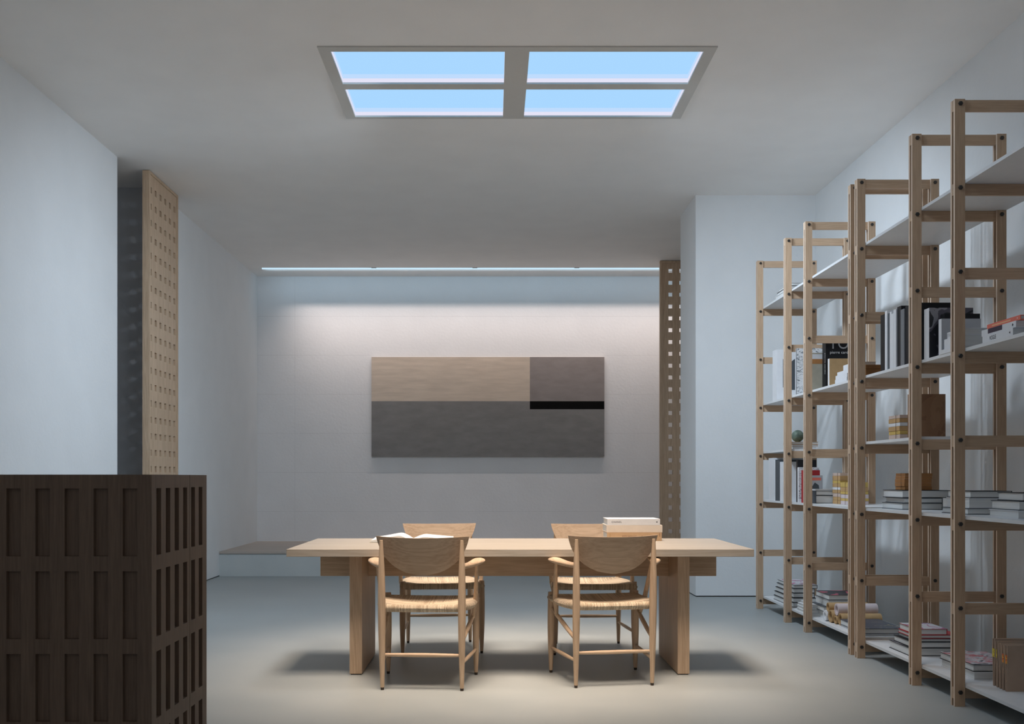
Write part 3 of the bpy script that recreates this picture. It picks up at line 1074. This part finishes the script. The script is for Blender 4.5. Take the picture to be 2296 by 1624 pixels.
lettering('TOM', 0.220, 0.080, (-hx + 0.022, -0.0375, 0.299), (1, 0, 0), (0, 0, 1), M['lgrey'], b, (0, -1, 0))
lettering('pierre cardin', 0.150, 0.026, (-hx + 0.030, -0.0375, 0.258), (1, 0, 0), (0, 0, 1), M['pale_ink'], b, (0, -1, 0))
lettering('pierre cardin', 0.15, 0.022, (-hx, -0.010, 0.27), (0, 0, -1), (0, -1, 0), M['pale_ink'], b, (-1, 0, 0))
b = standing(2.288, 2.44, 6.76, 6.795, ST[3], 0.186, 'small tan book with pale spine standing before the tall black book', g, cover='kraft', spine='white')
stack('of paperbacks before the small tan book', 'white paperbacks on the far bookcase', ST[3], [
    (2.284, 2.43, 6.42, 6.64, 0.028, 'white', k(spine='-x', ct=0.0015)),
    (2.286, 2.43, 6.42, 6.635, 0.026, 'thin white', k(spine='-x', ct=0.0015)),
    (2.292, 2.43, 6.42, 6.62, 0.022, 'pale', k(spine='-x', ct=0.0015)),
    (2.30, 2.43, 6.30, 6.53, 0.036, 'thick white', k(spine='-x', ct=0.0015)),
])
t = thing('wooden_box', 'small dark brown box lying flat behind the black and white spines', 'box', (2.47, 6.30, ST[3]))
MB().box(-0.13, 0.13, -0.06, 0.06, 0.0003, 0.060).build('body', M['brownbox'], t, bevel=0.002)
MB().box(-0.132, 0.132, -0.062, 0.062, 0.0605, 0.086).build('lid', M['brownbox'], t, bevel=0.002)

# ball on three flat books, eye level shelf
stack('under the green ball', 'books under the green ball', ST[4], [
    (2.30, 2.49, 7.64, 7.86, 0.019, 'white', k(spine='+x')),
    (2.30, 2.495, 7.64, 7.86, 0.018, 'brown', k(cover='card', spine='+x')),
    (2.295, 2.50, 7.64, 7.86, 0.020, 'sand coloured', k(cover='tan_spine', spine='-x')),
])
rb = 0.047
mb = MB()
prof = [(-math.cos(math.pi * i / 20) * rb, math.sin(math.pi * i / 20) * rb) for i in range(21)]
mb.tube([(0, 0, z) for z, r in prof], [max(r, 0.0006) for z, r in prof], 32, up=(0, 1, 0))
ball = mb.build('stone_ball', M['stone'], None, smooth=True)
ball.location = (2.372, 7.74, ST[4] + 0.0574 + rb)
tag(ball, 'dull green stone ball resting on three flat books', 'ball')

g = 'books standing on the far bookcase waist high shelf'
standing(2.277, 2.52, 8.06, 8.21, ST[5], 0.345, 'thick white volume leftmost on the far bookcase waist high shelf', g)
standing(2.279, 2.50, 8.02, 8.05, ST[5], 0.330, 'thin white book with black edge line next to the thick white volume', g, spine='white', front='dgrey')
standing(2.279, 2.50, 7.90, 8.015, ST[5], 0.322, 'charcoal spined book third from left on far bookcase waist high shelf', g, cover='dgrey')
standing(2.279, 2.48, 7.83, 7.895, ST[5], 0.310, 'white book right of the charcoal spine on far bookcase waist high shelf', g)
standing(2.279, 2.48, 7.77, 7.825, ST[5], 0.305, 'white book with a thin red line, hidden half behind a post', g)
standing(2.285, 2.425, 7.455, 7.49, ST[5], 0.318, 'black book rising behind the red spined book', g, cover='black')
standing(2.28, 2.43, 7.41, 7.445, ST[5], 0.262, 'white book with a black drawing on its cover, behind the dark red book', g, front='art_lines')
standing(2.283, 2.40, 7.30, 7.36, ST[5], 0.240, 'dark red book standing behind the small magazine', g, cover='red')
b = standing(2.278, 2.39, 7.21, 7.245, ST[5], 0.201, 'small white magazine with a dark portrait on its cover', g, front='lgrey')
mark('printed_portrait', [(-0.02, -0.0175, 0.01), (0.045, -0.0175, 0.01), (0.028, -0.0175, 0.13), (0.0, -0.0175, 0.15), (-0.02, -0.0175, 0.12)], M['dgrey'], b, (0, -1, 0))
mark('printed_title', [(-0.035, -0.0175, 0.165), (0.045, -0.0175, 0.165), (0.045, -0.0175, 0.185), (-0.035, -0.0175, 0.185)], M['coral'], b, (0, -1, 0))
stack('beside the yellow bundles', 'grey edged books beside the yellow bundles', ST[5], [
    (2.312, 2.55, 7.12, 7.20, 0.058, 'thick grey edged', k(cover='dgrey', spine='-x')),
    (2.313, 2.54, 7.12, 7.20, 0.034, 'grey edged', k(cover='dgrey', spine='-x')),
    (2.308, 2.55, 7.12, 7.20, 0.012, 'thin white', k(spine='-x')),
])


def bundle(label, x0, x1, y0, y1, z0, layers, group, name='tied_bundle', part='carton', jitter=0.002, strings=True):
    cx, cy = (x0 + x1) / 2, (y0 + y1) / 2
    r = thing(name, label, 'bundle', (cx, cy, z0), 0, group)
    z = 0.0004
    for h, m in layers:
        j = random.uniform(-jitter, jitter)
        j2 = random.uniform(-jitter, jitter)
        MB().box(x0 - cx + j, x1 - cx + j, y0 - cy + j2, y1 - cy + j2, z, z + h - 0.0008).build(part, M[m], r, bevel=0.0012)
        z += h
    if strings:
        s_ = 0.0012
        e = jitter + 0.001
        a, b, c, d = x0 - cx - e, x1 - cx + e, y0 - cy - e, y1 - cy + e
        mb = MB()
        for q in (0.30,):
            y_ = c + (d - c) * q
            mb.box(a - s_, b + s_, y_ - s_, y_ + s_, z, z + s_)
            mb.box(a - s_, a, y_ - s_, y_ + s_, 0.0004, z)
            mb.box(b, b + s_, y_ - s_, y_ + s_, 0.0004, z)
            x_ = a + (b - a) * 0.5
            mb.box(x_ - s_, x_ + s_, c - s_, d + s_, z, z + s_)
            mb.box(x_ - s_, x_ + s_, c - s_, c, 0.0004, z)
        mb.build('string', M['string'], r)
    return r


gb = 'string tied bundles of coloured cartons'
bundle('taller string tied bundle of yellow and tan cartons behind the post', 2.425, 2.585, 6.945, 7.10, ST[5],
       [(0.026, 'tan'), (0.024, 'tan'), (0.026, 'pinkish'), (0.024, 'tan'), (0.018, 'white'), (0.026, 'tan'), (0.022, 'yellow'), (0.032, 'tan'), (0.020, 'pinkish')], gb)
bundle('shorter string tied bundle of yellow and pink cartons, nearer us than its twin', 2.405, 2.545, 6.74, 6.88, ST[5],
       [(0.026, 'blush'), (0.018, 'yellow'), (0.028, 'blush'), (0.018, 'yellow'), (0.030, 'tan'), (0.033, 'yellow')], gb)

# --- far bookcase, lowest shelf
stack('low in the farthest bay', 'books low in the farthest bay', ST[7], [
    (2.30, 2.48, 7.62, 8.15, 0.036, 'white paged', k(cover='dgrey', spine='+x')),
    (2.302, 2.48, 7.62, 8.14, 0.036, 'white paged', k(cover='black', spine='+x')),
    (2.306, 2.47, 7.63, 8.12, 0.036, 'black covered', k(cover='black', spine='+x')),
    (2.310, 2.47, 7.63, 8.10, 0.034, 'dark covered', k(cover='dgrey', spine='+x')),
    (2.312, 2.49, 7.63, 8.08, 0.028, 'mauve covered', k(cover='dgrey', top='art_mauve', spine='+x')),
])
stack('of slim white booklets between the posts', 'slim white booklets on the lowest shelf', ST[7], [
    (2.278, 2.345, 7.13, 7.46, 0.021, 'white', k(spine='+x', ct=0.0012)),
    (2.279, 2.345, 7.13, 7.455, 0.021, 'white', k(spine='+x', ct=0.0012)),
    (2.280, 2.345, 7.13, 7.45, 0.021, 'white', k(spine='+x', ct=0.0012)),
    (2.290, 2.345, 7.13, 7.40, 0.020, 'white', k(spine='+x', ct=0.0012)),
])
stack('behind the paper rolls', 'books behind the paper rolls', ST[7], [
    (2.335, 2.60, 6.985, 7.27, 0.052, 'thick white paged', k(cover='white', spine='+x')),
    (2.322, 2.60, 6.985, 7.27, 0.035, 'charcoal', k(cover='dgrey', spine='+x')),
    (2.352, 2.61, 6.975, 7.26, 0.047, 'white banded', k(cover='lgrey', spine='+x')),
    (2.355, 2.61, 6.975, 7.26, 0.038, 'pink blotted black', k(cover='black', top='art_pink', spine='+x')),
])


def roll(x0, x1, y, z, r, wall, mat, label, group='paper rolls on the lowest shelf', core=None):
    cx = (x0 + x1) / 2
    t = thing('paper_roll', label, 'paper roll', (cx, y, z), 0, group)
    a, b = x0 - cx, x1 - cx
    seg = 28
    mb = MB()
    rings = [(a, r), (b, r), (b, r - wall), (a, r - wall)]
    n0 = 0
    for (xx, rr) in rings:
        for q in range(seg):
            th = 2 * math.pi * q / seg
            mb.v.append((xx, rr * math.cos(th), rr * math.sin(th)))
    for i in range(4):
        for q in range(seg):
            q2 = (q + 1) % seg
            mb.f.append((i * seg + q, i * seg + q2, ((i + 1) % 4) * seg + q2, ((i + 1) % 4) * seg + q))
            mb.m.append(0)
    mb.build('sheet', M[mat], t, smooth=True)
    ri = r - wall - 0.0006
    mb = MB()
    rings = [(a + 0.004, ri), (b - 0.004, ri), (b - 0.004, ri - 0.004), (a + 0.004, ri - 0.004)]
    for (xx, rr) in rings:
        for q in range(seg):
            th = 2 * math.pi * q / seg
            mb.v.append((xx, rr * math.cos(th), rr * math.sin(th)))
    for i in range(4):
        for q in range(seg):
            q2 = (q + 1) % seg
            mb.f.append((i * seg + q, i * seg + q2, ((i + 1) % 4) * seg + q2, ((i + 1) % 4) * seg + q))
            mb.m.append(0)
    mb.build('core', M[core or mat], t, smooth=True)
    return t


zs = ST[7] + 0.0005
roll(2.335, 2.605, 6.690, zs + 0.040, 0.040, 0.006, 'kraft', 'nearest brown paper roll, behind the navy book')
roll(2.325, 2.595, 6.757, zs + 0.027, 0.027, 0.005, 'kraft', 'thinnest brown paper roll of the pile on the lowest shelf')
roll(2.315, 2.585, 6.827, zs + 0.043, 0.043, 0.007, 'kraft', 'brown paper roll between the white roll and the thinnest brown one')
roll(2.305, 2.575, 6.908, zs + 0.037, 0.037, 0.014, 'white', 'white paper roll at the left end of the pile')
roll(2.335, 2.605, 6.762, zs + 0.0972, 0.041, 0.012, 'blush', 'pale pink paper roll on top of the pile', core='blush')
roll(2.315, 2.585, 6.875, zs + 0.0998, 0.031, 0.006, 'kraft', 'brown paper roll on top of the pile, behind the pink one')
stack('right before the paper rolls', 'books before the paper rolls', ST[7], [
    (2.322, 2.575, 6.23, 6.64, 0.014, 'thin white', k(cover='white', spine='+x')),
    (2.320, 2.578, 6.225, 6.645, 0.036, 'navy gold marked', k(cover='navy_plain', top='navy', spine='+x')),
])

# --- near bookcase, wide far bay (y 5.31 - 6.06)
g = 'upright books with black and white spines'
edges = [5.855, 5.786, 5.753, 5.721, 5.695, 5.661, 5.626, 5.571, 5.522, 5.475, 5.42]
cols = [('black', 0.330, 2.282, 'thick black book leftmost'), ('white', 0.343, 2.280, 'tall white book right of the leftmost black one'), ('dgrey', 0.325, 2.286, 'charcoal book between two white spines'),
        ('white', 0.327, 2.282, 'white book third white spine from right'), ('white', 0.312, 2.280, 'shorter white book in the middle'), ('white', 0.330, 2.280, 'white book rightmost of the white spines'),
        ('black', 0.340, 2.287, 'black book right of the last white spine'), ('grey', 0.315, 2.283, 'dark grey book second from the right end'), ('black', 0.325, 2.289, 'black book at the right end'),
        ('black', 0.330, 2.293, 'black book half hidden by the post')]
for i, (c, h, x, lab) in enumerate(cols):
    standing(x, x + 0.22, edges[i + 1] + 0.0006, edges[i] - 0.0006, ST[3], h, lab + ' in the black and white row', g, cover=c)

bundle('string tied bundle of tan cartons with one white, alone by the leather book', 2.274, 2.40, 5.56, 5.715, ST[4],
       [(0.024, 'pinkish'), (0.020, 'yellow'), (0.026, 'tan'), (0.020, 'white'), (0.024, 'tan'), (0.019, 'pinkish')], gb)
b = standing(2.273, 2.466, 5.42, 5.452, ST[4], 0.236, 'old brown leather book standing upright on the eye level shelf', 'leather book', cover='leather', ct=0.004)
mark('worn_panel', [(-0.045, -0.016, 0.03), (0.060, -0.016, 0.03), (0.066, -0.016, 0.185), (-0.040, -0.016, 0.185)], M['leather'], b, (0, -1, 0))

_, zt = stack('under the orange wooden bundle', 'big books under the orange bundle', ST[5], [
    (2.358, 2.594, 5.735, 6.03, 0.038, 'white paged', k(cover='dgrey', spine='+x')),
    (2.372, 2.594, 5.735, 6.01, 0.030, 'narrow white paged', k(cover='dgrey', spine='+x')),
    (2.360, 2.630, 5.735, 6.02, 0.045, 'dark covered', k(cover='black', spine='+x')),
])
bundle('string tied bundle of orange brown wooden slats on top of three books', 2.390, 2.548, 5.775, 5.91, zt,
       [(0.020, 'orange_wood'), (0.020, 'orange_wood'), (0.023, 'orange_wood'), (0.018, 'orange_wood'), (0.016, 'orange_wood')], gb, part='slat', jitter=0.003)
stack('with red edged topmost book', 'books low in the wide bay', ST[7], [
    (2.318, 2.60, 5.535, 5.82, 0.046, 'black covered', k(cover='black', top='art_photo', spine='+x')),
    (2.332, 2.60, 5.53, 5.79, 0.034, 'charcoal', k(cover='black', spine='+x')),
    (2.352, 2.60, 5.53, 5.77, 0.018, 'slim white paged', k(cover='dgrey', spine='+x')),
    (2.350, 2.60, 5.53, 5.77, 0.021, 'white paged red', k(cover='red', spine='+x')),
    (2.352, 2.524, 5.525, 5.76, 0.035, 'red backed', k(cover='red', top='art_mauve', spine='+x')),
])

# --- near bookcase, narrow bay (y 4.83 - 5.27)
g = 'books standing in the narrow bay'
standing(2.275, 2.503, 5.185, 5.248, ST[3], 0.262, 'tall white spined book with a dark photograph cover in the narrow bay', g, front='art_photo')
standing(2.33, 2.512, 5.13, 5.178, ST[3], 0.222, 'black book showing above the grey cover in the narrow bay', g, cover='black')
standing(2.296, 2.497, 5.09, 5.125, ST[3], 0.190, 'grey covered book with white spine behind the small white stack', g, cover='lgrey', spine='white', front='lgrey')
bk, _ = stack('under the dark label post shelf', 'white books stacked in the narrow bay', ST[3], [
    (2.268, 2.45, 4.838, 5.055, 0.022, 'dark edged white', k(cover='white', spine='-x')),
    (2.282, 2.455, 4.838, 5.03, 0.052, 'thick white', k(cover='white', spine='-x')),
    (2.288, 2.455, 4.838, 5.01, 0.032, 'lettered white', k(cover='white', spine='-x')),
])
for r_, nm in zip(bk, ('thin white book at the bottom', 'thick white book in the middle', 'lettered white book on top')):
    r_['label'] = nm + ' of the small stack left of the nearest post'
lettering('ITALIAN', 0.075, 0.017, (-0.0835, 0.080, 0.008), (0, -1, 0), (0, 0, 1), M['grey_ink'], bk[2], (-1, 0, 0))
stack('right of the orange bundle, narrow bay', 'big books on the narrow bay waist high shelf', ST[5], [
    (2.368, 2.58, 4.965, 5.25, 0.032, 'white paged', k(cover='dgrey', spine='+x')),
    (2.378, 2.60, 4.97, 5.22, 0.051, 'thick white', k(cover='white', spine='+x')),
    (2.384, 2.594, 4.97, 5.22, 0.036, 'black covered', k(cover='black', spine='+x')),
])
stack('half behind the brown card sleeves', 'patterned books low in the narrow bay', ST[7], [
    (2.362, 2.60, 4.885, 5.245, 0.040, 'teal backed', k(cover='white', top='teal', spine='+x')),
    (2.358, 2.60, 4.885, 5.25, 0.036, 'red and black patterned', k(cover='black', top='art_camo', spine='+x')),
])

# --- near bookcase, nearest bay (y 3.93 - 4.78)
bk, _ = stack('topped by the coral book', 'books on the upper shelf at the photo edge', ST[3], [
    (2.276, 2.50, 4.355, 4.625, 0.033, 'white', k(cover='white', spine='-x')),
    (2.279, 2.50, 4.335, 4.640, 0.029, 'white plum labelled', k(cover='white', spine='-x')),
    (2.285, 2.50, 4.310, 4.600, 0.021, 'coral', k(cover='coral', spine='-x')),
])
bk[0]['label'] = 'bottom white book with tall black capitals, under two others beneath coral'
vg, pl, co = bk
lettering('VOGUE', 0.058, 0.019, (-0.112, 0.068, 0.006), (0, -1, 0), (0, 0, 1), M['ink'], vg, (-1, 0, 0))
mark('printed_triangle', [(-0.112, -0.103, 0.016), (-0.112, -0.114, 0.010), (-0.112, -0.114, 0.022)], M['ink'], vg, (-1, 0, 0))
mark('printed_label', [(-0.1105, 0.092, 0.006), (-0.1105, -0.035, 0.006), (-0.1105, -0.035, 0.028), (-0.1105, 0.092, 0.028)], M['plum'], pl, (-1, 0, 0))
mark('printed_emblem', [(-0.1105, -0.120, 0.014), (-0.1105, -0.126, 0.021), (-0.1105, -0.132, 0.014), (-0.1105, -0.126, 0.007)], M['ink'], pl, (-1, 0, 0))
mark('printed_title', [(-0.1075, 0.10, 0.007), (-0.1075, -0.065, 0.007), (-0.1075, -0.065, 0.013), (-0.1075, 0.10, 0.013)], M['gold_ink'], co, (-1, 0, 0))
mark('printed_triangle', [(-0.1075, -0.115, 0.010), (-0.1075, -0.123, 0.006), (-0.1075, -0.123, 0.014)], M['pale_ink'], co, (-1, 0, 0))
stack('at the photo edge, waist high', 'big books at the photo edge waist high', ST[5], [
    (2.345, 2.60, 4.46, 4.70, 0.038, 'white paged', k(cover='white', spine='+x', rot=0.05)),
    (2.350, 2.60, 4.46, 4.69, 0.042, 'thick white paged', k(cover='dgrey', spine='+x', rot=0.05)),
    (2.365, 2.61, 4.46, 4.66, 0.038, 'dark covered', k(cover='black', spine='+x', rot=0.05)),
])
g = 'brown card sleeves standing in a row'
words = ['farthest brown card sleeve of the row, yellow sticker on its edge', 'second farthest brown card sleeve, narrow yellow sticker', 'middle brown card sleeve without a sticker',
         'second nearest brown card sleeve, orange sticker', 'nearest brown card sleeve, orange sticker and whole side showing']
yy = [4.770, 4.735, 4.700, 4.672, 4.640, 4.606]
hs = [0.224, 0.218, 0.214, 0.212, 0.214]
for i in range(5):
    y1, y0 = yy[i] - 0.001, yy[i + 1] + 0.001
    x0, x1 = 2.392 - 0.002 * i, 2.60
    cx, cy = (x0 + x1) / 2, (y0 + y1) / 2
    t = thing('card_sleeve', words[i], 'card sleeve', (cx, cy, ST[7]), 0, g)
    mb = MB()
    h = hs[i]
    # folded sheet: two leaves, parted at the open edge, joined at the foot
    for s_ in (-1, 1):
        half_ = (y1 - y0) / 2
        pr = [(0.0, 0.35), (0.3, 0.55), (0.6, 0.75), (0.85, 0.9), (1.0, 0.8)]
        for (f0, w0), (f1, w1) in zip(pr[:-1], pr[1:]):
            a0, a1 = s_ * half_ * w0, s_ * half_ * w1
            i0, i1 = a0 - s_ * 0.006 * (0.6 + f0), a1 - s_ * 0.006 * (0.6 + f1)
            xa, xb = x0 - cx, x1 - cx
            z0, z1 = f0 * h + 0.0005, f1 * h + 0.0005
            mb.quad([(xa, a0, z0), (xb, a0, z0), (xb, a1, z1), (xa, a1, z1)])
            mb.quad([(xa, i0, z0), (xb, i0, z0), (xb, i1, z1), (xa, i1, z1)])
            mb.quad([(xa, a0, z0), (xa, i0, z0), (xa, i1, z1), (xa, a1, z1)])
            mb.quad([(xb, a0, z0), (xb, i0, z0), (xb, i1, z1), (xb, a1, z1)])
        mb.quad([(x0 - cx, s_ * half_ * 0.8, h + 0.0005), (x1 - cx, s_ * half_ * 0.8, h + 0.0005), (x1 - cx, s_ * (half_ * 0.8 - 0.0096), h + 0.0005), (x0 - cx, s_ * (half_ * 0.8 - 0.0096), h + 0.0005)])
    mb.box(x0 - cx, x1 - cx, -(y1 - y0) / 2 * 0.35, (y1 - y0) / 2 * 0.35, 0.0005, 0.003)
    mb.build('folded_card', M['card'], t)
    inner = MB().box(x0 - cx + 0.004, x1 - cx - 0.002, -0.0045, 0.0045, 0.003, h - 0.006)
    inner.build('contents', M['card'], t)
    if i in (0, 1, 3, 4):
        st, zc = ('label_y', 0.158) if i < 2 else ('label_o', 0.150)
        hw = (0.011, 0.004, 0.008, 0.008)[(0, 1, 3, 4).index(i)]
        yo = (0.0, 0.002, -0.003, -0.003)[(0, 1, 3, 4).index(i)]
        MB().box(x0 - cx - 0.0012, x0 - cx - 0.0002, yo - hw, yo + hw, zc - 0.020, zc + 0.020).build('sticker', M[st], t)
